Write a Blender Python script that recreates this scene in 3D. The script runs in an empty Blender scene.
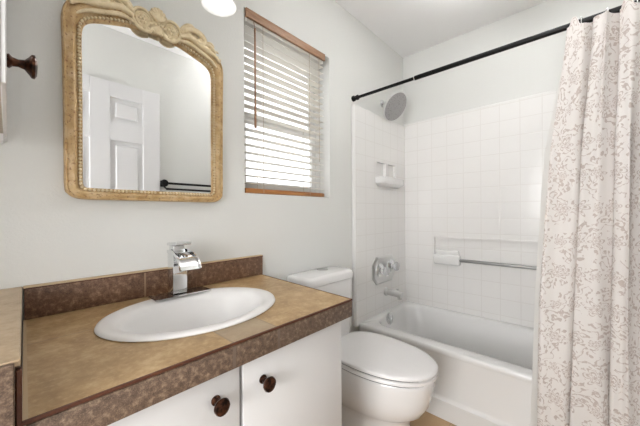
import bpy, bmesh, math, random
from mathutils import Vector, Matrix
random.seed(7)
C = bpy.context.scene.collection
S = bpy.context.scene
PI = math.pi

# ------------------------------------------------------------------ camera, world, exposure
cam = bpy.data.cameras.new('camera')
cam.sensor_width = 36.0
cam.lens = 288.0 / 640 * 36
cam.clip_start = 0.02
co = bpy.data.objects.new('camera', cam)
C.objects.link(co)
co.matrix_world = (Matrix.Translation((0, 0, 1.12)) @ Matrix.Rotation(math.radians(-47.3), 4, 'Z')
                   @ Matrix.Rotation(math.radians(90), 4, 'X') @ Matrix.Rotation(math.radians(-0.33), 4, 'Z'))
S.camera = co

w = bpy.data.worlds.new('daylight')
S.world = w
w.use_nodes = True
w.node_tree.nodes['Background'].inputs[0].default_value = (0.97, 0.985, 1.0, 1)
w.node_tree.nodes['Background'].inputs[1].default_value = 1.35

S.view_settings.view_transform = 'Standard'
S.view_settings.look = 'None'
S.view_settings.gamma = 1
S.view_settings.use_curve_mapping = False
S.view_settings.exposure = 0.66

CEIL_FILL = 330.0     # glow of the unseen uplight bowl added to brighten the room
BULB = 3.2         # glow of the vanity bulbs
HALL_FILL = 60.0         # strength of the fill lamp added outside the left wall

ld = bpy.data.lights.new('hall_fill', 'AREA')  # added fill light, unseen, shining in through the doorway opening
ld.shape = 'RECTANGLE'; ld.size = 0.9; ld.size_y = 1.9; ld.energy = HALL_FILL; ld.color = (0.99, 0.99, 1.0)
lo = bpy.data.objects.new('hall_fill', ld); C.objects.link(lo)
lo.location = (-1.7, 0.15, 1.35); lo.rotation_euler = (0, math.radians(-90), 0)

# ------------------------------------------------------------------ helpers
def link(name, bm, m=None, parent=None, smooth=True, angle=35):
    me = bpy.data.meshes.new(name)
    bmesh.ops.recalc_face_normals(bm, faces=bm.faces)
    bm.to_mesh(me); bm.free()
    if smooth:
        me.shade_smooth(); me.set_sharp_from_angle(angle=math.radians(angle))
    o = bpy.data.objects.new(name, me)
    C.objects.link(o)
    if parent is not None:                      # geometry is written in world coordinates
        base = Vector((0, 0, 0)); p = parent
        while p is not None:
            base += p.location; p = p.parent
        me.transform(Matrix.Translation(-base))
        o.parent = parent
    if m: me.materials.append(m)
    return o

def thing(name, label, cat, loc=(0, 0, 0), group=None):
    o = bpy.data.objects.new(name, None)
    o.empty_display_size = 0.05
    o.location = loc; C.objects.link(o)
    return tag(o, label, cat, group)

def tag(o, label, cat, group=None):
    o['label'] = label; o['category'] = cat
    if group: o['group'] = group
    return o

def struct(o):
    o['kind'] = 'structure'; return o

def merge(bm, tmp):
    me = bpy.data.meshes.new('tmp'); tmp.to_mesh(me); tmp.free()
    bm.from_mesh(me); bpy.data.meshes.remove(me)

def box(bm, a, b, bev=0.0, seg=2, M=None):
    t = bmesh.new()
    bmesh.ops.create_cube(t, size=1)
    for v in t.verts:
        v.co = Vector([(a[i] + b[i]) / 2 + v.co[i] * (b[i] - a[i]) for i in range(3)])
    if bev > 0:
        bmesh.ops.bevel(t, geom=t.edges[:], offset=bev, segments=seg, affect='EDGES', profile=0.5)
    if M is not None: bmesh.ops.transform(t, matrix=M, verts=t.verts)
    merge(bm, t); return bm

def frame_for(d):
    d = Vector(d).normalized()
    up = Vector((0, 0, 1)) if abs(d.z) < 0.95 else Vector((1, 0, 0))
    a = d.cross(up).normalized(); b = a.cross(d).normalized()
    return d, a, b

def lathe(bm, prof, origin, axis, seg=24, sx=1.0, sy=1.0, phase=0.0):
    """prof = [(radius, distance along axis)]; closes the ends on the axis"""
    d, a, b = frame_for(axis); o = Vector(origin); rings = []
    for r, h in prof:
        if r < 1e-6: rings.append([bm.verts.new(o + d * h)])
        else:
            rings.append([bm.verts.new(o + d * h + (a * math.cos(t) * sx + b * math.sin(t) * sy) * r)
                          for t in [phase + 2 * PI * k / seg for k in range(seg)]])
    for p, q in zip(rings, rings[1:]):
        for k in range(seg):
            k2 = (k + 1) % seg
            if len(p) == 1 and len(q) == 1: break
            if len(p) == 1: bm.faces.new((p[0], q[k], q[k2]))
            elif len(q) == 1: bm.faces.new((p[k], p[k2], q[0]))
            else: bm.faces.new((p[k], p[k2], q[k2], q[k]))
    if len(rings[0]) > 1: bm.faces.new(rings[0][::-1])
    if len(rings[-1]) > 1: bm.faces.new(rings[-1])
    return bm

def catmull(pts, n=6):
    P = [Vector(p) for p in pts]; out = []
    for i in range(len(P) - 1):
        p0 = P[i - 1] if i else P[0]; p1 = P[i]; p2 = P[i + 1]; p3 = P[i + 2] if i + 2 < len(P) else P[-1]
        for k in range(n):
            t = k / n
            out.append(0.5 * ((2 * p1) + (p2 - p0) * t + (2 * p0 - 5 * p1 + 4 * p2 - p3) * t * t
                              + (3 * p1 - p0 - 3 * p2 + p3) * t ** 3))
    out.append(P[-1]); return out

def tube(bm, pts, r, seg=12, radii=None, flat=None):
    P = [Vector(p) for p in pts]; n = len(P); rings = []; last = None
    for i, p in enumerate(P):
        t = (P[min(i + 1, n - 1)] - P[max(i - 1, 0)]).normalized()
        if last is None: _, a, b = frame_for(t)
        else:
            a = (last - t * last.dot(t)).normalized(); b = a.cross(t).normalized()
        last = a
        rr = radii[i] if radii else r
        ring = []
        for k in range(seg):
            th = 2 * PI * k / seg
            off = (a * math.cos(th) + b * math.sin(th)) * rr
            if flat is not None: off[flat[0]] *= flat[1]
            ring.append(bm.verts.new(p + off))
        rings.append(ring)
    for p, q in zip(rings, rings[1:]):
        for k in range(seg):
            bm.faces.new((p[k], p[(k + 1) % seg], q[(k + 1) % seg], q[k]))
    bm.faces.new(rings[0][::-1]); bm.faces.new(rings[-1])
    return bm

def loft(bm, loops, cap0=True, cap1=True, closed=True):
    R = [[bm.verts.new(p) for p in L] for L in loops]
    for p, q in zip(R, R[1:]):
        m = len(p)
        for k in range(m if closed else m - 1):
            bm.faces.new((p[k], p[(k + 1) % m], q[(k + 1) % m], q[k]))
    if cap0: bm.faces.new(R[0][::-1])
    if cap1: bm.faces.new(R[-1])
    return bm

def rrect(x0, y0, x1, y1, r, z, n=6):
    r = min(r, (x1 - x0) / 2 - 1e-4, (y1 - y0) / 2 - 1e-4); out = []
    for cx, cy, a0 in ((x1 - r, y1 - r, 0), (x0 + r, y1 - r, 90), (x0 + r, y0 + r, 180), (x1 - r, y0 + r, 270)):
        for k in range(n + 1):
            t = math.radians(a0 + 90 * k / n)
            out.append((cx + r * math.cos(t), cy + r * math.sin(t), z))
    return out

def blob(bm, c, s, seg=10, M=None):
    t = bmesh.new()
    bmesh.ops.create_uvsphere(t, u_segments=seg, v_segments=max(5, seg // 2 + 1), radius=1)
    for v in t.verts: v.co = Vector((v.co.x * s[0], v.co.y * s[1], v.co.z * s[2]))
    if M is not None: bmesh.ops.transform(t, matrix=M, verts=t.verts)
    bmesh.ops.translate(t, vec=c, verts=t.verts)
    merge(bm, t)

# ------------------------------------------------------------------ materials
def srgb(r, g, b):
    f = lambda c: (c / 255 / 12.92) if c / 255 < 0.04045 else ((c / 255 + 0.055) / 1.055) ** 2.4
    return (f(r), f(g), f(b), 1)

class Mat:
    def __init__(s, name, col, rough=0.5, metal=0.0, **kw):
        s.m = bpy.data.materials.new(name); s.m.use_nodes = True
        s.t = s.m.node_tree; s.p = s.t.nodes['Principled BSDF']
        s.p.inputs['Base Color'].default_value = col
        s.p.inputs['Roughness'].default_value = rough
        s.p.inputs['Metallic'].default_value = metal
        for k, v in kw.items(): s.p.inputs[k.replace('_', ' ')].default_value = v
    def n(s, kind, **kw):
        o = s.t.nodes.new(kind)
        for k, v in kw.items():
            if hasattr(o, k): setattr(o, k, v)
            else: o.inputs[k.replace('_', ' ')].default_value = v
        return o
    def l(s, a, b): s.t.links.new(a, b)
    def coord(s): return s.n('ShaderNodeTexCoord').outputs['Object']
    def noise(s, scale, detail=4, vec=None, rough=0.55):
        o = s.n('ShaderNodeTexNoise'); o.inputs['Scale'].default_value = scale
        o.inputs['Detail'].default_value = detail; o.inputs['Roughness'].default_value = rough
        s.l(vec or s.coord(), o.inputs['Vector']); return o.outputs['Fac']
    def ramp(s, fac, stops):
        o = s.n('ShaderNodeValToRGB'); e = o.color_ramp.elements
        e[0].position, e[0].color = stops[0]; e[1].position, e[1].color = stops[-1]
        for p, c in stops[1:-1]:
            x = e.new(p); x.color = c
        s.l(fac, o.inputs[0]); return o.outputs[0]
    def math(s, op, a, b=None, c=None):
        o = s.n('ShaderNodeMath', operation=op)
        for i, v in enumerate((a, b, c)):
            if v is None: continue
            if isinstance(v, (int, float)): o.inputs[i].default_value = v
            else: s.l(v, o.inputs[i])
        return o.outputs[0]
    def mix(s, fac, a, b):
        o = s.n('ShaderNodeMix', data_type='RGBA')
        for sock, v in ((o.inputs[0], fac), (o.inputs[6], a), (o.inputs[7], b)):
            if isinstance(v, (int, float)): sock.default_value = v
            elif isinstance(v, tuple): sock.default_value = v
            else: s.l(v, sock)
        return o.outputs[2]
    def bump(s, h, strength=0.2, dist=0.002):
        o = s.n('ShaderNodeBump'); o.inputs['Strength'].default_value = strength; o.inputs['Distance'].default_value = dist
        s.l(h, o.inputs['Height']); s.l(o.outputs[0], s.p.inputs['Normal'])
    def base(s, c): s.l(c, s.p.inputs['Base Color'])
    def xyz(s):
        o = s.n('ShaderNodeSeparateXYZ'); s.l(s.n('ShaderNodeNewGeometry').outputs['Position'], o.inputs[0]); return o.outputs

def paint(name, col, bump=0.12):
    m = Mat(name, col, 0.6)
    f = m.noise(170, 3)
    m.bump(f, bump, 0.002)
    return m.m

WALL = paint('warm_white_paint', srgb(221, 221, 217), 0.35)
CEILM = paint('ceiling_paint', srgb(246, 245, 244), 0.12)
TRIMW = Mat('white_trim_paint', srgb(226, 225, 222), 0.4).m
CABW = Mat('white_cabinet_paint', srgb(224, 223, 222), 0.38).m
DOORW = Mat('white_door_paint', srgb(225, 224, 224), 0.4).m
PORC = Mat('white_porcelain', srgb(233, 232, 231), 0.12, Coat_Weight=0.4, Coat_Roughness=0.05).m
SINKM = Mat('white_sink_china', srgb(233, 231, 229), 0.4).m
DECK = Mat('chrome_dark_reflection', (0.5, 0.49, 0.48, 1), 0.05, 1.0).m  # chrome with the backsplash's dark reflection put into its colour
TUBM = Mat('white_tub_enamel', srgb(228, 227, 225), 0.16, Coat_Weight=0.3).m
PLAST = Mat('white_seat_plastic', srgb(232, 230, 229), 0.22).m
CHROME = Mat('chrome', (0.76, 0.77, 0.78, 1), 0.06, 1.0).m
BRUSH = Mat('brushed_nickel', (0.66, 0.66, 0.65, 1), 0.28, 1.0).m
NICK = Mat('satin_nickel', (0.36, 0.36, 0.35, 1), 0.4, 1.0).m
BLACK = Mat('black_metal', srgb(18, 17, 17), 0.35, 0.6).m
GAP_SHADE = Mat('gap_shade', srgb(70, 70, 70), 0.6).m  # dark colour standing in for shade in the toilet seat gaps
MIRR = Mat('silvered_glass', (0.93, 0.94, 0.94, 1), 0.0, 1.0).m
GLASS = Mat('window_glass', (1, 1, 1, 1), 0.02, Transmission_Weight=1.0, IOR=1.1).m
ACRYL = Mat('clear_acrylic', (0.95, 0.95, 0.95, 1), 0.05, Transmission_Weight=0.7, IOR=1.45).m

def tile_mat(name, u, v, pu, pv, ou, ov, col, grout, gw=0.004, rough=0.18, bump=0.5):
    m = Mat(name, col, rough)
    ax = m.xyz()
    def line(k, p, o):
        t = m.math('FRACT', m.math('DIVIDE', m.math('SUBTRACT', ax[k], o), p))
        t = m.math('ABSOLUTE', m.math('SUBTRACT', t, 0.5))               # .5 on the joint
        return m.math('MULTIPLY_ADD', t, -p, p / 2)                       # metres from the joint
    d = m.math('MINIMUM', line(u, pu, ou), line(v, pv, ov))
    mr = m.n('ShaderNodeMapRange', interpolation_type='SMOOTHSTEP')
    mr.inputs['From Min'].default_value = gw * 0.25; mr.inputs['From Max'].default_value = gw
    m.l(d, mr.inputs['Value'])
    m.base(m.mix(mr.outputs[0], grout, col))
    m.bump(mr.outputs[0], bump, 0.0015)
    return m.m
TILEC, GRTC = srgb(236, 234, 231), srgb(229, 226, 222)
TILE_F = tile_mat('white_wall_tile_side', 1, 2, 0.1164, 0.1105, 0.199, 1.297, TILEC, GRTC, bump=0.25)
TILE_S = tile_mat('white_wall_tile_end', 0, 2, 0.1164, 0.1105, 1.575, 1.297, TILEC, GRTC, bump=0.25)
FLOORM = tile_mat('tan_floor_tile', 0, 1, 0.33, 0.33, 1.38, 0.53, srgb(176, 146, 110), srgb(150, 128, 104), 0.004, 0.4, 0.3)

def slate(name, c1, c2, c3, rough=0.38, scale=22, extra=None):
    m = Mat(name, c1, rough)
    a = m.noise(scale, 8, rough=0.68); b = m.noise(scale * 5, 4, rough=0.7)
    col = m.ramp(a, [(0.32, c1), (0.52, c2), (0.72, c3)])
    col = m.mix(m.math('MULTIPLY', m.ramp(b, [(0.5, (0, 0, 0, 1)), (0.66, (1, 1, 1, 1))]), 0.4), col, c3)
    if extra: col = extra(m, col)
    m.base(col); m.bump(a, 0.25, 0.002)
    return m.m

def seams(m, col):
    """grout joints of the counter tiles and the paler cut tile in front of the basin"""
    ax = m.xyz()
    near = lambda k, v, wd=0.0022: m.math('LESS_THAN', m.math('ABSOLUTE', m.math('SUBTRACT', ax[k], v)), wd)
    front = m.math('LESS_THAN', ax[1], 0.70)
    patch = m.math('MULTIPLY', front, m.math('MULTIPLY', m.math('GREATER_THAN', ax[0], 0.342), m.math('LESS_THAN', ax[0], 0.465)))
    col = m.mix(m.math('MULTIPLY', patch, 0.6), col, srgb(152, 138, 120))
    j = m.math('MULTIPLY', front, m.math('MAXIMUM', near(0, 0.342), near(0, 0.465)))
    side = m.math('LESS_THAN', ax[0], 0.17)
    j = m.math('MAXIMUM', j, m.math('MULTIPLY', near(1, 0.916, 0.0016), side))
    return m.mix(m.math('MULTIPLY', j, 0.6), col, srgb(128, 114, 98))

COUNTER = slate('tan_slate_tile', srgb(146, 116, 76), srgb(170, 140, 98), srgb(198, 172, 132), 0.4, 16, seams)
COUNTER2 = slate('pale_tan_slate_tile', srgb(158, 135, 106), srgb(176, 155, 126), srgb(190, 172, 146), 0.45, 30)
def fseams(m, col):
    ax = m.xyz()
    near = lambda k, v: m.math('LESS_THAN', m.math('ABSOLUTE', m.math('SUBTRACT', ax[k], v)), 0.004)
    return m.mix(m.math('MAXIMUM', near(0, 0.342), near(0, 0.469)), col, srgb(108, 92, 80))
EDGE = slate('brown_slate_edge', srgb(64, 48, 38), srgb(98, 78, 63), srgb(158, 136, 114), 0.5, 95, fseams)
def bseams(m, col):
    ax = m.xyz()
    return m.mix(m.math('LESS_THAN', m.math('ABSOLUTE', m.math('SUBTRACT', ax[0], 0.323)), 0.003), col, srgb(146, 118, 92))
SPLASH = slate('dark_brown_slate', srgb(70, 46, 33), srgb(104, 75, 56), srgb(158, 128, 102), 0.45, 80, bseams)
RUST = slate('rust_brown_trim', srgb(66, 32, 17), srgb(80, 40, 21), srgb(96, 54, 30), 0.55, 30)
GROUT = Mat('beige_grout', srgb(186, 164, 134), 0.8).m
BRONZE_ = Mat('dark_bronze', srgb(52, 36, 28), 0.32, 0.8); BRONZE = BRONZE_.m
BRONZE_.base(BRONZE_.ramp(BRONZE_.noise(90, 3), [(0.4, srgb(34, 22, 17)), (0.68, srgb(98, 62, 44))]))

g = Mat('antique_gold_gesso', srgb(180, 150, 105), 0.5)
ao = g.n('ShaderNodeNewGeometry')
gc = g.ramp(g.noise(26, 6), [(0.3, srgb(172, 138, 92)), (0.5, srgb(196, 165, 118)), (0.7, srgb(214, 190, 150))])
g.base(g.mix(g.ramp(g.noise(120, 4), [(0.56, (0, 0, 0, 1)), (0.7, (1, 1, 1, 1))]), gc, srgb(138, 98, 62)))
g.bump(g.noise(140, 3), 0.2, 0.001); GOLD = g.m
GOLD2 = slate('pale_carved_gesso', srgb(206, 184, 144), srgb(224, 206, 170), srgb(236, 222, 192), 0.5, 40)

def wood(name, a, b):
    m = Mat(name, a, 0.4)
    mp = m.n('ShaderNodeMapping'); mp.inputs['Scale'].default_value = (2, 30, 30)
    m.l(m.coord(), mp.inputs[0])
    m.base(m.ramp(m.noise(5, 4, mp.outputs[0]), [(0.35, a), (0.65, b)])); return m.m
WOOD = wood('brown_wood', srgb(138, 100, 72), srgb(162, 126, 96))
WOOD2 = wood('honey_wood', srgb(150, 96, 48), srgb(176, 120, 66))
UNDER = wood('raw_tan_wood', srgb(176, 160, 138), srgb(196, 182, 162))

sl = Mat('cream_slat', srgb(240, 239, 235), 0.45); SLAT = sl.m
tr = sl.n('ShaderNodeBsdfTranslucent'); tr.inputs[0].default_value = srgb(240, 234, 222)
mx = sl.n('ShaderNodeMixShader'); mx.inputs[0].default_value = 0.4
sl.l(sl.p.outputs[0], mx.inputs[1]); sl.l(tr.outputs[0], mx.inputs[2])
sl.l(mx.outputs[0], sl.t.nodes['Material Output'].inputs[0])

def cloth(name, col, trans, pattern=False):
    m = Mat(name, col, 0.85)
    c = col
    if pattern:
        uv = m.n('ShaderNodeUVMap').outputs[0]
        sp = m.n('ShaderNodeSeparateXYZ'); m.l(uv, sp.inputs[0]); U, V = sp.outputs[0], sp.outputs[1]
        # wobble the coordinates so that the printed sprays look drawn
        wn = m.n('ShaderNodeTexNoise'); wn.inputs['Scale'].default_value = 14; wn.inputs['Detail'].default_value = 2
        m.l(uv, wn.inputs['Vector'])
        wo = m.n('ShaderNodeVectorMath', operation='MULTIPLY_ADD')
        wo.inputs[1].default_value = (0.05, 0.05, 0); wo.inputs[2].default_value = (-0.025, -0.025, 0)
        m.l(wn.outputs['Color'], wo.inputs[0])
        ad = m.n('ShaderNodeVectorMath', operation='ADD'); m.l(uv, ad.inputs[0]); m.l(wo.outputs[0], ad.inputs[1])
        s2 = m.n('ShaderNodeSeparateXYZ'); m.l(ad.outputs[0], s2.inputs[0])
        U2, V2 = s2.outputs[0], s2.outputs[1]
        def flower(ou, ov, pu, pv, R, petals):
            row = m.math('FLOOR', m.math('DIVIDE', m.math('SUBTRACT', V2, ov), pv))
            sh = m.math('MULTIPLY', m.math('MODULO', m.math('ABSOLUTE', row), 2.0), pu / 2)
            fu = m.math('MULTIPLY', m.math('SUBTRACT', m.math('FRACT', m.math('DIVIDE', m.math('ADD', m.math('SUBTRACT', U2, ou), sh), pu)), 0.5), pu)
            fv = m.math('MULTIPLY', m.math('SUBTRACT', m.math('FRACT', m.math('DIVIDE', m.math('SUBTRACT', V2, ov), pv)), 0.5), pv)
            r = m.math('SQRT', m.math('ADD', m.math('MULTIPLY', fu, fu), m.math('MULTIPLY', fv, fv)))
            a = m.math('ARCTAN2', fv, fu)
            pet = m.math('MULTIPLY_ADD', m.math('COSINE', m.math('MULTIPLY', a, petals)), 0.28 * R, 0.72 * R)
            rel = m.math('DIVIDE', r, pet)
            rings = m.math('GREATER_THAN', m.math('SINE', m.math('MULTIPLY', rel, 15.0)), 0.0)
            return m.math('MULTIPLY', m.math('LESS_THAN', rel, 1.0), rings), m.math('LESS_THAN', rel, 1.25), fu, fv, r, a
        f1, h1, fu, fv, r, a = flower(0.0, 0.03, 0.17, 0.17, 0.046, 6)
        f2, h2, *_ = flower(0.085, 0.03, 0.17, 0.17, 0.028, 5)
        # curling stems: thin bands along a warped field; leaves: small cells gathered beside them
        st = m.noise(13, 1.5, ad.outputs[0])
        band = m.math('ABSOLUTE', m.math('SUBTRACT', m.math('FRACT', m.math('MULTIPLY', st, 7)), 0.5))
        stem = m.math('LESS_THAN', band, 0.07)
        vo = m.n('ShaderNodeTexVoronoi'); vo.inputs['Scale'].default_value = 62
        m.l(ad.outputs[0], vo.inputs['Vector'])
        leaf = m.math('MULTIPLY', m.math('LESS_THAN', vo.outputs['Distance'], 0.44), m.math('LESS_THAN', band, 0.26))
        gate = m.math('GREATER_THAN', m.noise(9, 2, uv), 0.455)
        foliage = m.math('MULTIPLY', m.math('MAXIMUM', stem, leaf), gate)
        free = m.math('SUBTRACT', 1.0, m.math('MAXIMUM', h1, h2))
        mask = m.math('MAXIMUM', m.math('MAXIMUM', f1, f2), m.math('MULTIPLY', foliage, free))
        ink = m.mix(m.noise(20, 2, uv), srgb(166, 142, 128), srgb(194, 178, 170))
        c = m.mix(m.math('MULTIPLY', mask, 0.62), col, ink)
        m.base(c)
    wv = m.noise(900, 1); m.bump(wv, 0.08, 0.0005)
    t = m.n('ShaderNodeBsdfTranslucent')
    if isinstance(c, tuple): t.inputs[0].default_value = c
    else: m.l(c, t.inputs[0])
    x = m.n('ShaderNodeMixShader'); x.inputs[0].default_value = trans
    m.l(m.p.outputs[0], x.inputs[1]); m.l(t.outputs[0], x.inputs[2])
    m.l(x.outputs[0], m.t.nodes['Material Output'].inputs[0]); return m.m
CURT = cloth('printed_cotton', srgb(238, 233, 229), 0.18, True)
LINER = cloth('white_liner', srgb(236, 234, 230), 0.35)

def glow(name, col, strength):
    m = Mat(name, col, 0.4)
    m.p.inputs['Emission Color'].default_value = col; m.p.inputs['Emission Strength'].default_value = strength
    return m.m
GLOW_C = glow('ceiling_fill_glow', (0.985, 0.99, 1.0, 1), CEIL_FILL)  # emission of the added fill bowl
GLOW_B = glow('lit_bulb', (1, 0.99, 0.97, 1), BULB)
fr = Mat('frosted_shade', (0.95, 0.95, 0.94, 1), 0.3); FROST = fr.m
ft = fr.n('ShaderNodeBsdfTranslucent'); ft.inputs[0].default_value = (0.95, 0.95, 0.93, 1)
fx = fr.n('ShaderNodeMixShader'); fx.inputs[0].default_value = 0.3
fr.l(fr.p.outputs[0], fx.inputs[1]); fr.l(ft.outputs[0], fx.inputs[2])
fr.l(fx.outputs[0], fr.t.nodes['Material Output'].inputs[0])

# ------------------------------------------------------------------ the room
YB, YF, XL, XR, ZC = 1.15, -0.22, -0.72, 2.31, 2.45
WX0, WX1, WZ0, WZ1 = 0.738, 1.338, 1.214, 2.068
bm = bmesh.new(); box(bm, (XL - .12, YF - .12, -.08), (XR + .12, YB + .14, 0)); struct(link('floor', bm, FLOORM))
bm = bmesh.new(); box(bm, (XL - .12, YF - .12, ZC), (XR + .12, YB + .14, ZC + .08)); struct(link('ceiling', bm, CEILM))
bm = bmesh.new()                                       # mirror wall, with the window opening through it
for a, b in (((XL, YB, 0), (WX0, YB + .14, ZC)), ((WX1, YB, 0), (XR, YB + .14, ZC)),
             ((WX0, YB, 0), (WX1, YB + .14, WZ0)), ((WX0, YB, WZ1), (WX1, YB + .14, ZC))):
    box(bm, a, b)
bmesh.ops.remove_doubles(bm, verts=bm.verts, dist=1e-5)
struct(link('wall_back', bm, WALL, smooth=False))
bm = bmesh.new(); box(bm, (XR, YF - .12, 0), (XR + .12, YB + .14, ZC)); struct(link('wall_right', bm, WALL))
bm = bmesh.new(); box(bm, (XL, YF - .12, 0), (XR, YF, ZC)); struct(link('wall_front', bm, WALL))
bm = bmesh.new()                                       # left wall, with an unseen doorway opening added to let fill light in
box(bm, (XL - .12, .5, 0), (XL, YB + .14, ZC)); box(bm, (XL - .12, YF - .12, 2.05), (XL, .5, ZC))
box(bm, (XL - .12, YF - .12, 0), (XL, YF + .04, 2.05))
struct(link('wall_left', bm, WALL, smooth=False))

# white six panel door standing against the wall behind the camera (seen in the mirror)
DX0, DX1, DT = 0.057, 0.812, 2.058
bm = bmesh.new()
cols = ((DX0 + .115, .376), (.491, .695)); rows = ((.22, .78), (.92, 1.645), (1.78, 1.95))
y0, y1 = YF + .001, YF + .036
xs = [DX0, cols[0][0], cols[0][1], cols[1][0], cols[1][1], DX1]
for i in (0, 2, 4): box(bm, (xs[i], y0, .01), (xs[i + 1], y1, DT), .002, 1)
zs = [.01, .22, .78, .92, 1.645, 1.78, 1.95, DT]
for c in cols:
    for i in (0, 2, 4, 6): box(bm, (c[0], y0, zs[i]), (c[1], y1, zs[i + 1]))
    for r0, r1 in rows:
        box(bm, (c[0], y0, r0), (c[1], y1 - .012, r1))
        box(bm, (c[0] + .03, y0, r0 + .03), (c[1] - .03, y1 - .003, r1 - .03), .008, 1)
struct(link('door_1', bm, DOORW))

# tile surround of the tub
TZ = 1.86
bm = bmesh.new()
y0, y1, n0, n1 = YF, YB - .024, -.025, .88
z0, nz0, nz1 = .36, .757, .926
for a, b in (((y0, z0), (n0, TZ)), ((n1, z0), (y1, TZ)), ((n0, z0), (n1, nz0)), ((n0, nz1), (n1, TZ))):
    box(bm, (XR - .026, a[0], a[1]), (XR, b[0], b[1]))
box(bm, (XR - .011, n0, nz0), (XR, n1, nz1)); box(bm, (XR - .031, n0, nz1 - .003), (XR - .02, n1 + .004, nz1 + .007)); box(bm, (XR - .031, n1 - .003, nz0), (XR - .02, n1 + .004, nz1))           # back of the shallow recess
struct(link('trim_1', bm, TILE_F, smooth=False))
bm = bmesh.new()                                       # end panel, with the two little soap niches
sx0, sx1, sz0, sz1 = 1.568, XR - .026, .36, 1.838
nx = (1.838, 1.962, 2.0, 2.115); na, nb = 1.395, 1.493
ya, yb = YB - .026, YB
for a, b in (((sx0, sz0), (nx[0], sz1)), ((nx[3], sz0), (sx1, sz1)), ((nx[0], sz0), (nx[3], na)), ((nx[0], nb), (nx[3], sz1)), ((nx[1], na), (nx[2], nb))):
    box(bm, (a[0], ya, a[1]), (b[0], yb, b[1]))
box(bm, (nx[0], yb - .006, na), (nx[3], yb, nb))
struct(link('trim_2', bm, TILE_S, smooth=False))
bm = bmesh.new(); tube(bm, [(1.568, YB - .010, .36), (1.568, YB - .010, 1.84)], .013, 10)
tube(bm, [(1.568, YB - .010, 1.838), (XR - .016, YB - .010, 1.838)], .013, 10)
tube(bm, [(XR - .010, YB - .01, 1.86), (XR - .010, YF, 1.86)], .013, 10)
struct(link('trim_3', bm, TRIMW))

# window behind the blind
bm = bmesh.new()
def ring(bm, x0, x1, z0, z1, y0, y1, t):
    box(bm, (x0, y0, z0), (x0 + t, y1, z1)); box(bm, (x1 - t, y0, z0), (x1, y1, z1))
    box(bm, (x0 + t, y0, z0), (x1 - t, y1, z0 + t)); box(bm, (x0 + t, y0, z1 - t), (x1 - t, y1, z1))
ring(bm, WX0, WX1, WZ0, WZ1, YB + .085, YB + .13, .035)
win = struct(link('window_1', bm, TRIMW, smooth=False))
bm = bmesh.new(); ring(bm, WX0 + .035, WX1 - .035, WZ0 + .035, 1.62, YB + .09, YB + .11, .03); link('sash', bm, TRIMW, win, False)
bm = bmesh.new(); ring(bm, WX0 + .035, WX1 - .035, 1.585, WZ1 - .035, YB + .11, YB + .128, .03); link('sash', bm, TRIMW, win, False)
bm = bmesh.new(); box(bm, (WX0 + .06, YB + .098, WZ0 + .06), (WX1 - .06, YB + .102, 1.6)); link('pane', bm, GLASS, win, False)
bm = bmesh.new(); box(bm, (WX0 + .06, YB + .117, 1.6), (WX1 - .06, YB + .121, WZ1 - .06)); link('pane', bm, GLASS, win, False)

# ------------------------------------------------------------------ bathtub
TX0, TX1, TY0, TY1, TZT = 1.6, XR - .027, YF + .002, YB - .027, .375
tub = thing('bathtub', 'white enamelled alcove bathtub with a plain apron along the tiled wall', 'bathtub', (1.95, .46, 0))
bm = bmesh.new()
def R_(x0, y0, x1, y1, r, z): return rrect(x0, y0, x1, y1, r, z, 8)
loops = [R_(TX0 + .035, TY0, TX1, TY1, .003, .335), R_(TX0 + .004, TY0, TX1, TY1, .003, .338), R_(TX0, TY0, TX1, TY1, .004, .345), R_(TX0, TY0, TX1, TY1, .004, TZT - .012),
         R_(TX0 + .004, TY0, TX1, TY1, .004, TZT - .003), R_(TX0 + .012, TY0, TX1, TY1, .005, TZT),
         R_(TX0 + .075, TY0 + .06, TX1 - .045, TY1 - .055, .10, TZT), R_(TX0 + .088, TY0 + .07, TX1 - .055, TY1 - .058, .10, TZT - .005),
         R_(TX0 + .097, TY0 + .082, TX1 - .062, TY1 - .064, .10, TZT - .02), R_(TX0 + .115, TY0 + .13, TX1 - .075, TY1 - .09, .11, .25),
         R_(TX0 + .135, TY0 + .2, TX1 - .095, TY1 - .115, .12, .10), R_(TX0 + .165, TY0 + .25, TX1 - .125, TY1 - .145, .12, .062),
         R_(TX0 + .22, TY0 + .32, TX1 - .18, TY1 - .2, .10, .05)]
loft(bm, loops, False, True)
link('basin', bm, TUBM, tub, angle=60)
bm = bmesh.new()
loft(bm, [[(TX0 + a, y, z) for a, z in ((.001, .346), (.004, .31), (.008, .12), (.004, .108), (-.006, .098), (-.007, 0), (.04, 0), (.04, .346))] for y in (TY0, TY1)])
link('apron', bm, TUBM, tub)
bm = bmesh.new(); lathe(bm, [(.042, 0), (.042, .006), (.034, .012), (.014, .015), (0, .015)], (1.883, TY1 - .0665, .349), (0, -1, .1), 24)
ovf = link('overflow_plate', bm, CHROME, tub); ovf['label'] = 'round chrome overflow plate'
bm = bmesh.new(); lathe(bm, [(.006, 0), (.006, .004), (0, .005)], (1.883, TY1 - .082, .3505), (0, -1, .1), 10); link('screw', bm, BRUSH, ovf)
bm = bmesh.new(); lathe(bm, [(.034, 0), (.034, .003), (.024, .004), (0, .002)], (1.97, TY1 - .27, .051), (0, 0, 1), 24); link('drain', bm, CHROME, tub)

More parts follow.
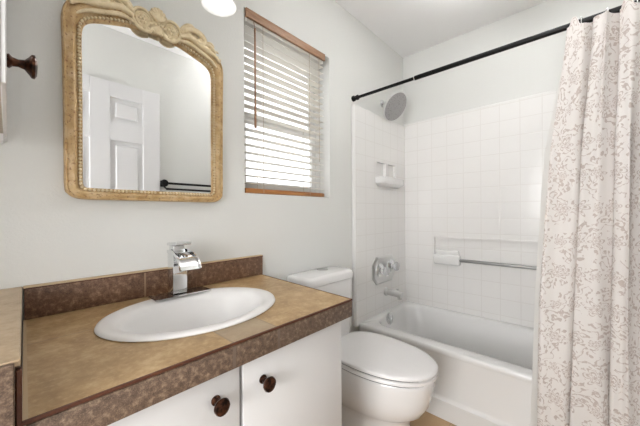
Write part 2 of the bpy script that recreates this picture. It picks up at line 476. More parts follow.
# faucet fittings of the tub
sp = thing('tub_spout', 'chrome tub spout on the tiled wall just above the bathtub rim', 'tub spout', (1.955, ya, 0.514))
bm = bmesh.new(); lathe(bm, [(.032, 0), (.032, .012), (.027, .018)], (1.955, ya, 0.519), (0, -1, 0), 24); link('flange', bm, BRUSH, sp)
bm = bmesh.new()
pts = catmull([(1.955, ya - .01, 0.521), (1.955, ya - .06, 0.519), (1.955, ya - .11, 0.516), (1.955, ya - .132, 0.512)], 5)
tube(bm, pts, .024, 16, [.0255 - .002 * i / len(pts) for i in range(len(pts))]); link('spout_body', bm, BRUSH, sp)
bm = bmesh.new(); lathe(bm, [(.016, 0), (.016, .026), (.012, .028)], (1.955, ya - .112, 0.506), (0, 0, -1), 16); link('outlet', bm, CHROME, sp)
bm = bmesh.new(); lathe(bm, [(.005, 0), (.005, .014), (.009, .016), (.009, .022), (0, .024)], (1.955, ya - .095, 0.531), (0, 0, 1), 12); link('diverter_knob', bm, CHROME, sp)

vc = Vector((1.925, ya, .695))
vt = thing('shower_valve', 'octagonal nickel shower valve plate with two round handles above the spout', 'shower valve', vc)
def octa(a, b, c, d): return [vc + Vector((x, -d, z)) for x, z in ((a, b - c), (a - c, b), (c - a, b), (-a, b - c), (-a, c - b), (c - a, -b), (a - c, -b), (a, c - b))]
bm = bmesh.new(); loft(bm, [octa(.165, .102, .055, 0), octa(.165, .102, .055, .006), octa(.15, .09, .05, .014), octa(.10, .06, .03, .017)])
link('escutcheon', bm, BRUSH, vt, angle=20)
for s, hz, ln in ((-.085, .005, .045), (.065, .018, .045)):
    hc = vc + Vector((s, -.014, hz))
    bm = bmesh.new(); lathe(bm, [(.050, 0), (.050, .008), (.040, .018), (.024, .022), (.02, ln)], hc, (0, -1, 0), 20); hd = link('handle', bm, CHROME, vt)
    bm = bmesh.new(); lathe(bm, [(.016, ln - .006), (.030, ln), (.034, ln + .012), (.029, ln + .024), (0, ln + .028)], hc, (0, -1, 0), 10); k = link('knob', bm, ACRYL, hd, angle=20)
    k['label'] = 'clear acrylic knob'

# shower head
sh = thing('rain_shower', 'large round brushed nickel rain shower head high on the tiled wall', 'shower head', (1.96, YB, 1.955))
bm = bmesh.new(); lathe(bm, [(.03, 0), (.03, .004), (.02, .012), (.010, .014)], (1.96, YB, 1.958), (0, -1, 0), 24); link('flange', bm, CHROME, sh)
hn = Vector((-.12, -.80, -.58)).normalized(); hcn = Vector((1.955, 1.035, 1.905))
bm = bmesh.new(); tube(bm, catmull([(1.96, YB - .008, 1.958), (1.96, YB - .05, 1.957), hcn - hn * .035], 6), .009, 12); link('arm', bm, CHROME, sh)
bm = bmesh.new(); lathe(bm, [(.010, -.045), (.018, -.035), (.022, -.018), (.07, -.012), (.108, -.008), (.112, -.002), (.110, .003)], hcn, hn, 40); hb = link('head_disc', bm, BRUSH, sh)
NOZ = Mat('grey_nozzle_face', srgb(150, 148, 147), 0.45)
nv = NOZ.n('ShaderNodeTexVoronoi'); nv.inputs['Scale'].default_value = 95; NOZ.l(NOZ.coord(), nv.inputs['Vector'])
NOZ.base(NOZ.ramp(nv.outputs['Distance'], [(.12, srgb(92, 90, 90)), (.3, srgb(158, 156, 155))]))
bm = bmesh.new(); lathe(bm, [(.104, .003), (.102, .0045), (.03, .0055), (.028, .007), (0, .007)], hcn, hn, 40); link('nozzle_face', bm, NOZ.m, hb)

# soap tray below the two niches
bm = bmesh.new()
def tray(z, g, d=.058):
    x0, x1 = 1.815 + g, 2.175 - g; y = ya + .001; f = y - d + g
    return [(x0, y, z), (x0, f + .022, z), (x0 + .008, f + .010, z), (x0 + .026, f + .002, z), (x0 + .05, f, z), (x1 - .05, f, z), (x1 - .026, f + .002, z), (x1 - .008, f + .010, z), (x1, f + .022, z), (x1, y, z)]
loft(bm, [tray(1.315, .03), tray(1.330, .008), tray(1.336, .001), tray(1.342, 0), tray(1.376, 0), tray(1.382, .003), tray(1.383, .008), tray(1.382, .012), tray(1.366, .018)])
tag(link('soap_dish', bm, TUBM), 'white ceramic soap ledge on the end wall below two small niches', 'soap dish')

# grab bar in the recess of the long wall
gb = thing('towel_bar', 'metal bar between white ceramic brackets on the long tub wall', 'towel bar', (XR - .026, .43, .72))
for k in (0, 1):
    a, b = ((.682, .875), (-.02, .175))[k]
    bm = bmesh.new(); box(bm, (XR - .068, a, .722), (XR - .0265, b, .80), .012, 3); br = link('bracket', bm, TUBM, gb); br['label'] = 'white ceramic bracket'
    bm = bmesh.new(); box(bm, (XR - .056, a + .012, .79), (XR - .0265, b - .012, .832), .01, 3); link('bracket_top', bm, TUBM, br)
bm = bmesh.new(); tube(bm, [(XR - .052, .69, .764), (XR - .052, .17, .764)], .0115, 14)
link('bar', bm, NICK, gb)

# ------------------------------------------------------------------ toilet
CX = 1.217
def egg(hw, yf, yb, z, n=40, yc=None, sq=2.6, cx=CX):
    yc = yc if yc is not None else yb - (yb - yf) * .42
    out = []
    for k in range(n):
        t = 2 * PI * k / n; c, s = math.cos(t), math.sin(t)
        if s >= 0:
            x = math.copysign(abs(c) ** (2 / sq), c) * hw; y = yc + (abs(s) ** (2 / sq)) * (yb - yc)
        else:
            x = math.copysign(abs(c) ** (2 / 2.15), c) * hw; y = yc - (abs(s) ** (2 / 2.15)) * (yc - yf)
        out.append((cx + x, y, z))
    return out
toi = thing('toilet', 'white two piece toilet with closed lid between vanity and bathtub', 'toilet', (CX, .85, 0))
bm = bmesh.new()
loft(bm, [egg(.140, .585, 1.06, 0), egg(.140, .583, 1.06, .012), egg(.131, .590, 1.06, .03), egg(.136, .590, 1.06, .12), egg(.134, .592, 1.06, .17),
          egg(.137, .582, 1.06, .198), egg(.145, .560, 1.06, .212), egg(.158, .525, 1.065, .238), egg(.169, .50, 1.07, .28), egg(.175, .489, 1.07, .32), egg(.177, .484, 1.08, .355), egg(.180, .478, 1.09, .385), egg(.179, .479, 1.09, .398), egg(.172, .488, 1.08, .402)])
link('bowl', bm, PORC, toi, angle=60)
bm = bmesh.new()
loft(bm, [egg(.176, .482, .985, .401), egg(.176, .482, .985, .4075)]); link('gap_shade_strip', bm, GAP_SHADE, toi)  # dark filler painting the shade between bowl and seat
bm = bmesh.new()
loft(bm, [egg(.182, .474, .985, .4072), egg(.187, .468, .99, .411), egg(.187, .468, .99, .423), egg(.183, .473, .985, .4265)])
link('seat', bm, PLAST, toi, angle=50)
bm = bmesh.new()
loft(bm, [egg(.179, .478, .985, .426), egg(.179, .478, .985, .4315)]); link('gap_shade_strip', bm, GAP_SHADE, toi)  # dark filler painting the shade between seat and lid
bm = bmesh.new()
loft(bm, [egg(.182, .474, .985, .4312), egg(.1875, .466, .990, .4345), egg(.188, .465, .991, .442), egg(.185, .469, .989, .4465), egg(.176, .48, .98, .449), egg(.15, .51, .96, .4502), egg(.08, .62, .9, .4508)])
link('lid', bm, PLAST, toi, angle=50)
for s in (-1, 1):
    bm = bmesh.new(); box(bm, (CX + s * .075 - .02, .98, .404), (CX + s * .075 + .02, 1.01, .44), .006, 2); link('hinge', bm, PLAST, toi)
bm = bmesh.new()
TCX = 1.146
loft(bm, [rrect(TCX - .165, .985, TCX + .165, 1.13, .03, .403, 8), rrect(TCX - .175, .975, TCX + .175, 1.135, .035, .42, 8), rrect(TCX - .176, .966, TCX + .176, 1.138, .035, .60, 8), rrect(TCX - .180, .964, TCX + .180, 1.138, .035, .757, 8)])
link('tank', bm, PORC, toi, angle=50)
bm = bmesh.new()
loft(bm, [rrect(TCX - .178, .966, TCX + .178, 1.14, .035, .757, 8), rrect(TCX - .186, .957, TCX + .186, 1.143, .04, .761, 8), rrect(TCX - .188, .955, TCX + .188, 1.144, .042, .790, 8), rrect(TCX - .181, .962, TCX + .181, 1.138, .04, .801, 8), rrect(TCX - .17, .98, TCX + .17, 1.12, .035, .805, 8)])
link('tank_lid', bm, PORC, toi, angle=50)
bm = bmesh.new(); lathe(bm, [(.032, 0), (.032, .004), (.027, .006), (0, .006)], (1.188, 1.08, .8045), (0, 0, 1), 24); link('flush_button', bm, NICK, toi)['label'] = 'round brushed metal flush button'

# ------------------------------------------------------------------ vanity
FX0, FX1, FYF, CT = .022, .781, .582, .83
van = thing('vanity_cabinet', 'white vanity cabinet with two flat doors under the tiled counter', 'cabinet', (.38, .88, 0))
bm = bmesh.new(); box(bm, (-.70, .632, .09), (.772, .65, .764)); box(bm, (-.70, YB - .02, .09), (.772, YB - .002, .764)); box(bm, (.754, .65, .09), (.772, YB - .02, .764)); box(bm, (-.70, .65, .09), (-.682, YB - .02, .764)); box(bm, (-.682, .65, .09), (.754, YB - .02, .108)); box(bm, (-.70, .70, 0), (.772, YB - .002, .09)); link('body', bm, CABW, van, False)
KN = [(.314, .702), (.442, .695)]
for (a, b), (kx, kz) in zip(((-.02, .376), (.385, .767)), KN):
    bm = bmesh.new(); box(bm, (a, .611, .12), (b, .631, .757), .004, 2); d = link('door', bm, CABW, van)
    bm = bmesh.new()
    lathe(bm, [(.011, 0), (.011, .003), (.0065, .006), (.006, .016), (.009, .020)], (kx, .611, kz), (0, -1, 0), 16)
    t = bmesh.new()                                     # rounded shield shaped knob plate
    N = 20
    def shield(s, dy):
        L = []
        for q in range(N):
            th = 2 * PI * q / N; x = math.cos(th); z = math.sin(th)
            wdt = .0185 * (1 - .18 * max(0, -z)); L.append((kx + s * wdt * math.copysign(abs(x) ** .8, x), .611 - dy, kz + s * .0185 * z - .003))
        return L
    loft(t, [shield(.5, .018), shield(.92, .024), shield(1.0, .028), shield(.92, .033), shield(.5, .036)])
    merge(bm, t)
    link('knob', bm, BRONZE, d)['label'] = 'dark bronze knob'
bm = bmesh.new(); box(bm, (-.45, .611, .12), (-.03, .631, .757), .004, 2); link('door', bm, CABW, van)

# counter with the oval opening for the basin
SX, SY, SA, SB = .391, .868, .25, .20
cnt = thing('countertop', 'tan slate tile countertop with brown tile edge and backsplash', 'countertop', (.4, .86, .77))
bm = bmesh.new()
N = 64
ell = [(SX + SA * .93 * math.cos(2 * PI * k / N), SY + SB * .93 * math.sin(2 * PI * k / N)) for k in range(N)]
X0c, X1c, Y0c, Y1c = .016, FX1, FYF, YB - .002
def onrect(k):
    c, s = math.cos(2 * PI * k / N), math.sin(2 * PI * k / N)
    t = min(((X1c - SX) if c > 0 else (X0c - SX)) / c if abs(c) > 1e-9 else 9, ((Y1c - SY) if s > 0 else (Y0c - SY)) / s if abs(s) > 1e-9 else 9)
    return (SX + c * t, SY + s * t)
rect = [onrect(k) for k in range(N)]
for cx_, cy_ in ((X0c, Y0c), (X1c, Y0c), (X0c, Y1c), (X1c, Y1c)):
    j = min(range(N), key=lambda i: (rect[i][0] - cx_) ** 2 + (rect[i][1] - cy_) ** 2); rect[j] = (cx_, cy_)
loft(bm, [[(x, y, CT) for x, y in ell], [(x, y, CT) for x, y in rect], [(x, y, CT - .012) for x, y in rect], [(x, y, CT - .012) for x, y in ell]], False, False)
link('tile_top', bm, COUNTER, cnt, False)
bm = bmesh.new(); box(bm, (X0c, FYF - .004, .772), (FX1 + .004, FYF + .014, CT - .006), .003, 2); box(bm, (FX1 - .012, FYF, .772), (FX1 + .004, YB - .003, CT - .006), .003, 2)
link('tile_edge', bm, EDGE, cnt)
bm = bmesh.new(); box(bm, (.011, FYF - .0045, CT - .005), (FX1 + .0045, FYF + .001, CT + .0008), .001, 1)
box(bm, (.0065, FYF - .0055, .772), (.0125, FYF + .006, CT + .075), .001, 1)
box(bm, (FX1, FYF, CT - .005), (FX1 + .0045, YB - .003, CT + .0008), .001, 1); link('edge_trim', bm, RUST, cnt)
bm = bmesh.new(); box(bm, (.0125, FYF, CT - .002), (.0185, YB - .02, CT + .0015)); box(bm, (.0125, YB - .023, .9175), (FX1 + .006, YB - .001, .9225), .001, 1); link('grout_line', bm, GROUT, cnt)
bm = bmesh.new(); box(bm, (.0145, YB - .022, CT + .001), (FX1 + .006, YB - .001, .918), .002, 2); link('backsplash', bm, SPLASH, cnt)
bm = bmesh.new(); box(bm, (.0165, YB - .0235, .9155), (FX1 + .006, YB - .0205, .9185)); link('edge_trim', bm, RUST, cnt)
# raised ledge to the left of the basin
led = thing('raised_ledge', 'paler tan tiled ledge standing one tile above the counter, far left', 'countertop', (-.3, .86, .77))
bm = bmesh.new(); box(bm, (-.70, .572, .912), (.0115, YB - .002, .9215), .0015, 1); link('tile_top', bm, COUNTER2, led)
bm = bmesh.new(); box(bm, (-.70, .562, .772), (.0055, .578, .9195), .0015, 1); link('tile_edge', bm, EDGE, led)
bm = bmesh.new(); box(bm, (-.70, .59, .772), (.0105, YB - .002, .911)); link('core', bm, EDGE, led)
for o_ in list(cnt.children) + list(led.children):      # the counter runs a little out of square to the wall
    for v in o_.data.vertices: v.co.x += (.026 + .035 * max(0, v.co.x + o_.parent.location.x) / .8) * (v.co.y + o_.parent.location.y - FYF)

# oval basin
snk = thing('sink', 'white oval drop-in sink set in the tan tile counter', 'sink', (SX, SY, CT))
def el(s, z, dx=0, dy=0, q=1.0): return [(SX + dx + SA * s * math.cos(2 * PI * k / N), SY + dy + SB * s * q * math.sin(2 * PI * k / N), z) for k in range(N)]
bm = bmesh.new()
loft(bm, [el(.92, CT - .02), el(.985, CT + .0005), el(1.0, CT + .003), el(.99, CT + .008), el(.955, CT + .0100), el(.90, CT + .0092),
          el(.84, CT + .007, 0, -.006, .97), el(.80, CT + .001, 0, -.010, .96), el(.77, CT - .016, 0, -.011, .95), el(.71, CT - .07, 0, -.01, .94), el(.58, CT - .115, 0, -.006), el(.36, CT - .138, 0, 0), el(.1, CT - .144, 0, 0)], False, True)
link('basin', bm, SINKM, snk, angle=70)
bm = bmesh.new(); lathe(bm, [(.024, 0), (.024, .003), (.018, .005), (0, .003)], (SX, SY, CT - .144), (0, 0, 1), 20); link('drain', bm, CHROME, snk)

# faucet
FX, FY = .402, 1.048
fau = thing('faucet', 'square chrome waterfall faucet with flat lever behind the oval sink', 'faucet', (FX, FY, CT + .01))
bm = bmesh.new(); box(bm, (FX - .086, FY - .044, CT + .0108), (FX + .100, FY + .026, CT + .0150), .001, 1); link('deck_plate', bm, DECK, fau)
bm = bmesh.new(); box(bm, (FX - .024, FY - .021, CT + .0165), (FX + .024, FY + .029, .988), .003, 2); link('body', bm, CHROME, fau)
bm = bmesh.new()
path = [(FY + .028, .986), (FY + .0, .9885), (FY - .03, .987), (FY - .06, .979), (FY - .088, .962), (FY - .104, .938)]
wid = [.026, .027, .029, .031, .033, .034]
path = [Vector((0, a, b)) for a, b in path]
pp = catmull(path, 5); ww = [p.x for p in catmull([(x, 0, 0) for x in wid], 5)]
L = []
for i, p in enumerate(pp):
    t = (pp[min(i + 1, len(pp) - 1)] - pp[max(i - 1, 0)]).normalized(); nrm = Vector((0, t.z, -t.y)).normalized()
    if nrm.z < 0: nrm = -nrm
    h = ww[i]; sec = [(-h, .008), (-h + .004, .008), (-h + .004, 0.001), (h - .004, 0.001), (h - .004, .008), (h, .008), (h, -.003), (-h, -.003)]
    L.append([Vector((FX + a, p.y, p.z)) + nrm * b for a, b in sec])
loft(bm, L); link('spout', bm, CHROME, fau, angle=30)
bm = bmesh.new(); box(bm, (FX - .02, FY - .012, .985), (FX + .02, FY + .026, 1.011), .003, 2)
box(bm, (FX - .026, FY - .055, 1.011), (FX + .026, FY + .03, 1.022), .003, 2, Matrix.Translation((0, FY, 1.01)) @ Matrix.Rotation(math.radians(-4), 4, 'X') @ Matrix.Translation((0, -FY, -1.01)))
link('lever', bm, CHROME, fau)

# ------------------------------------------------------------------ wall cabinet at the far left
wc = thing('wall_cabinet', 'white wall cabinet over the raised ledge, cut by the left edge', 'cabinet', (-.3, .88, 1.31))
bm = bmesh.new()
for a, b in (((-.6, .62, 1.31), (-.0075, .634, 2.2)), ((-.6, 1.13, 1.31), (-.0075, 1.149, 2.2)), ((-.6, .64, 1.31), (-.58, 1.13, 2.2)), ((-.6, .62, 2.18), (-.02, 1.149, 2.2))):
    box(bm, a, b)
link('body', bm, CABW, wc, False)
bm = bmesh.new(); box(bm, (-.58, .64, 1.335), (-.0075, 1.13, 1.345)); link('bottom_panel', bm, UNDER, wc, False)
bm = bmesh.new(); box(bm, (-.007, .622, 1.312), (-.0005, 1.12, 2.19), .0015, 1); wd = link('door', bm, CABW, wc)
bm = bmesh.new(); lathe(bm, [(.011, 0), (.0125, .003), (.008, .007), (.0065, .014), (.0085, .022), (.016, .028), (.0205, .031), (.021, .035), (.015, .038), (0, .039)], (-.0005, .745, 1.391), (1, 0, 0), 20)
link('knob', bm, BRONZE, wd)['label'] = 'dark bronze flared knob'

# ------------------------------------------------------------------ mirror
MX = .3635
half = [((0, 1.202), (0, 1.166)), ((.10, 1.202), (.10, 1.166)), ((.185, 1.202), (.19, 1.166)), ((.200, 1.204), (.222, 1.1695)), ((.206, 1.212), (.242, 1.183)),
        ((.207, 1.235), (.249, 1.205)), ((.207, 1.30), (.250, 1.30)), ((.207, 1.5), (.2515, 1.5)), ((.208, 1.64), (.2535, 1.655)), ((.2065, 1.682), (.2545, 1.712)),
        ((.198, 1.706), (.249, 1.741)), ((.177, 1.722), (.232, 1.768)), ((.13, 1.739), (.192, 1.799)), ((.085, 1.752), (.112, 1.814)), ((.045, 1.758), (.05, 1.814)), ((0, 1.762), (0, 1.818))]
fi = [(d, z) for (d, z), _ in half]; fo = [(d, z) for _, (d, z) in half]
def closed(h):
    P = [(MX + d, 0, z) for d, z in h] + [(MX - d, 0, z) for d, z in h[-2:0:-1]]
    Q = P[-3:] + P + P[:4]
    c = catmull(Q, 6); return c[3 * 6:3 * 6 + len(P) * 6]
inn, out_ = closed(fi), closed(fo)
mir = thing('wall_mirror', 'arched wall mirror in an antique gold carved frame above the counter', 'mirror', (MX, YB, 1.166))
prof = [(0.0, 1.142), (0.0, 1.133), (.06, 1.129), (.16, 1.129), (.24, 1.131), (.32, 1.126), (.40, 1.118), (.50, 1.114), (.62, 1.115), (.74, 1.119), (.84, 1.121), (.90, 1.117), (.96, 1.118), (1.0, 1.124), (1.0, 1.1495)]
bm = bmesh.new()
loft(bm, [[(a.x + (b.x - a.x) * s, y, a.z + (b.z - a.z) * s) for s, y in prof] + [(a.x, 1.1495, a.z)] for a, b in zip(inn + inn[:1], out_ + out_[:1])], False, False)
bmesh.ops.remove_doubles(bm, verts=bm.verts, dist=1e-5)
frm = link('frame', bm, GOLD, mir, angle=50)
bm = bmesh.new()                                       # row of little beads round the glass
path = [a + (b - a) * .17 for a, b in zip(inn, out_)]; path.append(path[0])
acc = 0; step = .0108
for p, q in zip(path, path[1:]):
    d = (q - p).length; s = step - acc
    while s <= d:
        c = p + (q - p) * (s / d); t = bmesh.new(); bmesh.ops.create_icosphere(t, subdivisions=1, radius=.0050)
        bmesh.ops.translate(t, vec=(c.x, 1.1245, c.z), verts=t.verts); merge(bm, t); s += step
    acc = d - (s - step)
link('beading', bm, GOLD2, mir, angle=80)
bm = bmesh.new(); vs = [bm.verts.new((p.x + (MX - p.x) * -.01, 1.136, p.z)) for p in inn]; bm.faces.new(vs)
r = bmesh.ops.extrude_face_region(bm, geom=bm.faces[:]); bmesh.ops.translate(bm, vec=(0, .010, 0), verts=[v for v in r['geom'] if isinstance(v, bmesh.types.BMVert)])
link('mirror_glass', bm, MIRR, mir, False)
# carved crest
bm = bmesh.new()
def strand(pts, r0, r1, y=1.112, seg=8):
    c = catmull([(MX + d, yy if yy else y, z) for d, yy, z in pts], 5)
    n = len(c) - 1
    tube(bm, c, 0, seg, [max(.0012, (r0 + (r1 - r0) * i / n) * (0.55 + .9 * math.sin(PI * (i + .6) / (n + 1.2)) ** .5)) for i in range(n + 1)])
for s in (-1, 1):
    cx_, cz_ = MX + s * .046, 1.788
    ct = [(cx_ + .031 * math.cos(t) + s * .008 * math.sin(t), 1.115, cz_ + .036 * math.sin(t) - s * 0.006 * math.cos(t)) for t in [2 * PI * k / 28 for k in range(29)]]
    tube(bm, ct, .0055, 8)
    blob(bm, (cx_, 1.121, cz_), (.030, .010, .034), 14)
    ct = [(cx_ + .021 * math.cos(t), 1.113, cz_ + .024 * math.sin(t)) for t in [2 * PI * k / 20 for k in range(21)]]
    tube(bm, ct, .0022, 6)
    for k in range(7):                                  # little flower in the cartouche
        t = 2 * PI * k / 6
        if k < 6: blob(bm, (cx_ + .010 * math.cos(t), 1.111, cz_ + .011 * math.sin(t)), (.006, .005, .006), 8)
        else: blob(bm, (cx_, 1.109, cz_), (.005, .005, .005), 8)
    # acanthus scroll running outward along the arch
    strand([(s * .078, 0, 1.800), (s * .105, 0, 1.822), (s * .135, 0, 1.829), (s * .160, 0, 1.820), (s * .170, 0, 1.803), (s * .160, 0, 1.789), (s * .146, 0, 1.791), (s * .145, 0, 1.802)], .009, .006)
    strand([(s * .075, 0, 1.785), (s * .11, 0, 1.796), (s * .15, 0, 1.782), (s * .19, 0, 1.770), (s * .215, 0, 1.762), (s * .236, 0, 1.744)], .009, .005)
    strand([(s * .165, 0, 1.792), (s * .19, 0, 1.795), (s * .208, 0, 1.782), (s * .214, 0, 1.768)], .007, .004)
    strand([(s * .072, 1.116, 1.768), (s * .11, 1.116, 1.774), (s * .15, 1.116, 1.761), (s * .195, 1.116, 1.744), (s * .225, 1.118, 1.722)], .006, .004)
    strand([(s * .08, 0, 1.81), (s * .10, 0, 1.834), (s * .118, 0, 1.842), (s * .132, 0, 1.836)], .007, .003)
    strand([(s * .178, 0, 1.802), (s * .196, 0, 1.806), (s * .210, 0, 1.797)], .005, .003)
    for dx, z, a, b in ((.10, 1.812, .024, .018), (.13, 1.812, .028, .018), (.158, 1.802, .026, .018), (.188, 1.786, .024, .016), (.212, 1.770, .020, .014)):
        blob(bm, (MX + s * dx, 1.131, z), (a, .010, b), 12)
    blob(bm, (MX + s * .157, 1.116, 1.803), (.010, .008, .010), 10)
    for k in range(6):                                  # leaf veins fanning off the scroll
        x0, z0 = .100 + .022 * k, 1.800 - .0052 * k
        strand([(s * x0, 1.117, z0), (s * (x0 + .010), 1.114, z0 + .010), (s * (x0 + .022), 1.118, z0 + .014 - .001 * k)], .0042, .002)
    for k in range(4):                                  # curled leaf at the outer end
        x0, z0 = .196 + .011 * k, 1.776 - .008 * k
        strand([(s * x0, 1.119, z0), (s * (x0 + .008), 1.116, z0 + .006), (s * (x0 + .013), 1.120, z0 + .001)], .0042, .002)
    for k in range(5):
        blob(bm, (MX + s * (.092 + .022 * k), 1.113, 1.806 - .006 * k), (.010, .007, .006), 8, Matrix.Rotation(s * .5, 3, 'Y').to_4x4())
    for k in range(4):                                  # leaves under the cartouches
        blob(bm, (MX + s * (.012 + .014 * k), 1.117, 1.766 - .004 * (k % 2) - .001 * k), (.008, .007, .011), 8, Matrix.Rotation(s * (.2 + .15 * k), 3, 'Y').to_4x4())
blob(bm, (MX, 1.115, 1.780), (.020, .009, .024), 12)
for k in range(-3, 4):                                  # shell
    a = k * .34
    strand([(0 + .004 * k / 3, 1.108, 1.798), (math.sin(a) * .016, 1.105, 1.798 + math.cos(a) * .022), (math.sin(a) * .030, 1.110, 1.800 + math.cos(a) * .045)], .004, .0065)
for k in range(5): blob(bm, (MX + .011 * (k - 2), 1.106, 1.790 - .005 * abs(k - 2)), (.006, .006, .006), 8)
for k in range(3): blob(bm, (MX + .012 * (k - 1), 1.114, 1.770 + .004 * abs(k - 1)), (.007, .006, .008), 8)
link('carved_crest', bm, GOLD2, mir, angle=70)

# ------------------------------------------------------------------ window blind
bl = thing('window_blind', 'cream slatted window blind with brown wooden head and bottom rails', 'window blind', (1.02, 1.17, 1.216))
BX0, BX1 = .744, 1.288
bm = bmesh.new(); box(bm, (BX0 + .004, 1.152, 2.012), (BX1 - .004, 1.20, 2.064), .002, 1); link('headrail', bm, SLAT, bl)
bm = bmesh.new(); box(bm, (BX0, 1.139, 2.026), (BX1, 1.151, 2.067), .002, 2); link('valance', bm, WOOD, bl)
nsl = 21
for k in range(nsl):
    zc = 1.262 + (1.992 - 1.262) * k / (nsl - 1)
    tilt = math.radians(-3)
    bm = bmesh.new()
    L = []
    for x in (BX0 + .002, BX1 - .001):
        top, bot = [], []
        for q in range(7):
            u = -1 + 2 * q / 6
            yy = u * .0245; zz = .0028 * (1 - u * u)
            Y = 1.177 + yy * math.cos(tilt) + zz * math.sin(tilt); Z = zc - yy * math.sin(tilt) + zz * math.cos(tilt)
            top.append((x, Y, Z + .0013)); bot.append((x, Y, Z - .0013))
        L.append(top + bot[::-1])
    loft(bm, L); link('slat', bm, SLAT, bl)
bm = bmesh.new(); box(bm, (BX0, 1.150, 1.216), (BX1 - .006, 1.202, 1.238), .003, 2); link('bottom_rail', bm, WOOD2, bl)
bm = bmesh.new(); box(bm, (BX1 - .022, 1.146, 1.2155), (BX1 - .005, 1.151, 1.236), .002, 1); link('end_cap', bm, WOOD, bl)
for x in (.845, 1.165):
    bm = bmesh.new()
    for y in (1.1505, 1.2035): tube(bm, [(x, y, 1.22), (x, y, 2.03)], .0011, 6)
    link('ladder_cord', bm, UNDER, bl)
bm = bmesh.new(); tube(bm, [(.791, 1.140, 1.62), (.791, 1.1395, 1.99)], .0042, 8); tube(bm, [(.791, 1.140, 1.522), (.791, 1.140, 1.62)], .0055, 8); tube(bm, [(.791, 1.1395, 1.985), (.791, 1.15, 2.03)], .0015, 6); link('tilt_wand', bm, WOOD, bl)
bm = bmesh.new(); tube(bm, [(1.24, 1.146, 1.42), (1.24, 1.146, 2.03)], .0012, 6); pc = link('pull_cord', bm, UNDER, bl)

# ------------------------------------------------------------------ vanity light above the mirror
vl = thing('vanity_light', 'vanity light with frosted bell glass shade, at the top edge above the mirror', 'light fixture', (.37, YB, 2.08))
bm = bmesh.new(); box(bm, (.17, YB - .025, 2.03), (.57, YB - .001, 2.13), .008, 2); link('back_plate', bm, CHROME, vl)
for x in (.214, .366, .518):
    bm = bmesh.new(); tube(bm, catmull([(x, YB - .02, 2.08), (x, YB - .10, 2.10), (x, YB - .165, 2.09), (x, YB - .183, 2.05), (x, YB - .183, 2.02)], 5), .008, 10); link('arm', bm, CHROME, vl)
    bm = bmesh.new(); c = (x, YB - .183, 2.03)
    lathe(bm, [(.02, 0), (.03, -.012), (.036, -.05), (.042, -.10), (.052, -.14), (.061, -.160), (.0595, -.1615), (.050, -.142), (.040, -.10), (.034, -.05), (.028, -.014), (0, -.006)], c, (0, 0, 1), 28)
    sd = link('glass_shade', bm, FROST, vl, angle=60)
    bm = bmesh.new(); lathe(bm, [(0, -.150), (.012, -.148), (.022, -.138), (.027, -.12), (.024, -.10), (.014, -.07), (.013, -.03), (0, -.03)], c, (0, 0, 1), 20); link('bulb', bm, GLOW_B, sd)

# unseen uplight bowl, added to fill the room with light off the ceiling
LX, LY = 1.44, .24
cl = thing('ceiling_fill', 'unseen white uplight bowl added under the ceiling to brighten the room', 'light fixture', (LX, LY, ZC))
bm = bmesh.new()
for k in range(3):
    a = 2 * PI * k / 3 + .4
    tube(bm, [(LX + .05 * math.cos(a), LY + .05 * math.sin(a), ZC - .008), (LX + .119 * math.cos(a), LY + .119 * math.sin(a), ZC - .27)], .003, 8)
lathe(bm, [(.065, 0), (.065, -.012), (.055, -.016)], (LX, LY, ZC - .0005), (0, 0, 1), 24); link('hanger', bm, CHROME, cl)
bm = bmesh.new(); lathe(bm, [(0, -.345), (.06, -.345), (.10, -.312), (.115, -.262), (.121, -.262), (.108, -.317), (.066, -.354), (0, -.356)], (LX, LY, ZC), (0, 0, 1), 32); bw = link('fill_bowl', bm, PLAST, cl)
bm = bmesh.new(); lathe(bm, [(0, -.328), (.055, -.328), (.055, -.336), (0, -.336)], (LX, LY, ZC), (0, 0, 1), 32); link('fill_disc', bm, GLOW_C, bw)

# double towel bar behind the camera (seen in the mirror)
tb = thing('towel_bar', 'black double towel bar seen in the mirror beside the white door', 'towel bar', (1.13, YF, 1.36))
for x in (.835, 1.44):
    bm = bmesh.new(); lathe(bm, [(.026, 0), (.026, .008), (.012, .014), (.010, .048), (.024, .054), (.029, .066), (.024, .078), (0, .084)], (x, YF, 1.362), (0, 1, 0), 20); link('post', bm, BLACK, tb)
    bm = bmesh.new(); tube(bm, [(x, YF + .012, 1.352), (x + (.014 if x < 1 else -.014), YF + .066, 1.317)], .006, 8); link('post_arm', bm, BLACK, tb)
bm = bmesh.new(); tube(bm, [(.835, YF + .066, 1.362), (1.44, YF + .066, 1.362)], .009, 12); link('rail', bm, BLACK, tb)
bm = bmesh.new(); tube(bm, [(.846, YF + .066, 1.317), (1.43, YF + .066, 1.317)], .008, 12); link('rail', bm, BLACK, tb)

# ------------------------------------------------------------------ shower rod, rings, curtain
RX, RZ = 1.581, 1.888
rod = thing('shower_rod', 'black tension shower rod crossing from the wall over the tub edge', 'curtain rod', (RX, YB, RZ))
bm = bmesh.new(); tube(bm, [(RX, YB - .012, RZ), (RX, .70, RZ)], .0095, 16); link('inner_tube', bm, BLACK, rod)
bm = bmesh.new(); tube(bm, [(RX, .716, RZ), (RX, YF + .012, RZ)], .0125, 16); link('outer_tube', bm, BLACK, rod)
for y, d in ((YB, -1), (YF, 1)):
    bm = bmesh.new(); lathe(bm, [(.019, 0), (.019, .012), (.014, .016), (.014, .03), (.0165, .032), (.0165, .042), (.012, .044)], (RX, y, RZ), (0, d, 0), 20); link('end_cap', bm, BLACK, rod)
bm = bmesh.new(); tube(bm, [(RX, .714, RZ), (RX, .719, RZ)], .0132, 16); link('collar', bm, CHROME, rod)

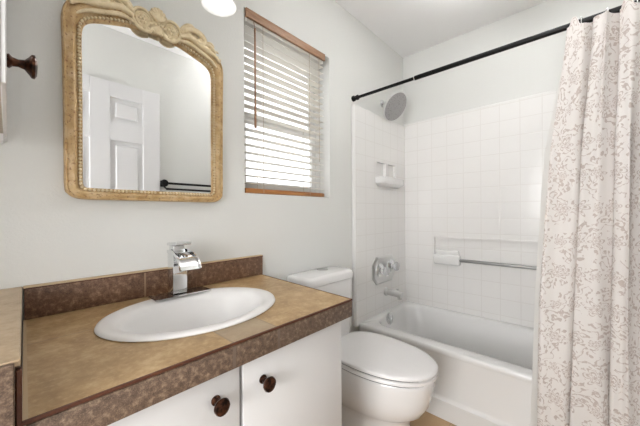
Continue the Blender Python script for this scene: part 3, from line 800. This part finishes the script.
def sstep(a, b, x):
    t = max(0, min(1, (x - a) / (b - a))); return t * t * (3 - 2 * t)
CZ0, CZ1 = .06, 1.871
# creases of the cloth (fraction across) and the bulge of the fold between each pair
CRE = [-.04, .31, .60, .85, 1.02]
AMP = [.056, .060, .066, .056]
TOP = [.036, 0, .036, .0]
TPK = [.36, .5, .32, .5]
def left_edge(z):
    pts = [(0.0, .162), (.16, .156), (.73, .138), (1.39, .102), (1.75, .062), (1.9, .050)]
    for (a, b), (c, d) in zip(pts, pts[1:]):
        if z <= c: return b + (d - b) * (z - a) / (c - a)
    return pts[-1][1]
def curtain(c, h):
    """c across from the left edge, h up from the hem"""
    z = CZ0 + (CZ1 - CZ0) * h
    yl = left_edge(z); y = yl - c * (yl + .212)
    i = max(k for k in range(len(AMP)) if CRE[k] <= c or k == 0)
    t = (c - CRE[i]) / (CRE[i + 1] - CRE[i])
    b = abs(math.sin(PI * t ** .6)) ** .6 + .16 * math.sin(PI * t) * math.sin(2 * PI * t * 1.5 + i + 1.5 * h)
    amp = AMP[i] * (1.0 + .25 * math.sin(2.3 * i + 5 * h)) * (1.1 - .2 * h)
    lean = .20 * math.sin(i * 1.7 + 3 * h) * amp * math.sin(2 * PI * t) + (.020 * math.sin(PI * t ** .5) * (1 - t) if i else 0)
    x = 1.582 - amp * b + .006 * math.sin(9 * h + 3 * c * 6)
    if h > .93:
        z += TOP[i] * math.exp(-((t - TPK[i]) / .13) ** 4) * sstep(.93, 1.0, h) - .006 * math.sin(PI * t) * sstep(.93, 1, h)
    return Vector((x, y + lean, z))
cu = thing('shower_curtain', 'cream shower curtain printed with taupe flowers hanging in folds', 'shower curtain', (1.57, 0, CZ0))
bm = bmesh.new(); uvl = bm.loops.layers.uv.new('UVMap')
NC, NH = 150, 60
G = []; 
for j in range(NH + 1):
    row = []; L = 0; prev = None
    for i in range(NC + 1):
        p = curtain(i / NC, j / NH)
        row.append(bm.verts.new(p))
    G.append(row)
mid = [curtain(i / NC, .4) for i in range(NC + 1)]; U = [0]
for a, b in zip(mid, mid[1:]): U.append(U[-1] + (b - a).length)
for j in range(NH):
    for i in range(NC):
        f = bm.faces.new((G[j][i], G[j][i + 1], G[j + 1][i + 1], G[j + 1][i]))
        for lp, (a, b) in zip(f.loops, ((i, j), (i + 1, j), (i + 1, j + 1), (i, j + 1))):
            lp[uvl].uv = (U[a] * 1.3, (CZ0 + (CZ1 - CZ0) * b / NH) * 1.3)
cc = link('printed_cloth', bm, CURT, cu, angle=180)
bm = bmesh.new()
L = []
for j in range(31):
    h = j / 30; z = .05 + (1.866 - .05) * h; row = []
    for i in range(61):
        c = i / 60; yl = left_edge(z) + .004 + .026 * (1 - sstep(1.2, 1.85, z)); y = yl - c * (yl + .212)
        x = 1.580 + .003 * math.sin(c * 34)
        row.append((x, y, z))
    L.append(row)
loft(bm, L, False, False, False)
link('liner', bm, LINER, cu, angle=180)['label'] = 'plain white liner'

ringY = [.020, .010, -.066, -.122, -.132, -.142]
RL = ['metal curtain ring nearest the left edge of the curtain',
      'second metal curtain ring from the left, beside the first raised fold',
      'third metal curtain ring from the left, over the sagging pleat',
      'fourth metal curtain ring from the left, by the tallest raised fold',
      'fifth metal curtain ring from the left, right of the tallest fold',
      'metal curtain ring nearest the right edge of the picture']
def make_ring():
    r_ = thing('curtain_ring', RL[0], 'curtain ring', (RX, ringY[0], RZ), 'metal rings on the shower rod')
    bm = bmesh.new()
    tube(bm, [(RX + .021 * math.cos(t), ringY[0], RZ - .006 + .022 * math.sin(t)) for t in [2 * PI * k / 24 for k in range(25)]], .0022, 8); link('hook', bm, CHROME, r_)
    bm = bmesh.new()
    for k in range(5):
        t = PI * (.26 + .12 * k); blob(bm, (RX + .021 * math.cos(t), ringY[0], RZ - .006 + .022 * math.sin(t)), (.0048, .0048, .0048), 8)
    link('roller_balls', bm, CHROME, r_); return r_
r0 = make_ring()
for y, lb in list(zip(ringY, RL))[1:]:
    r_ = r0.copy(); C.objects.link(r_); r_.location = (RX, y, RZ); r_['label'] = lb
    for ch in r0.children:
        c = ch.copy(); C.objects.link(c); c.parent = r_
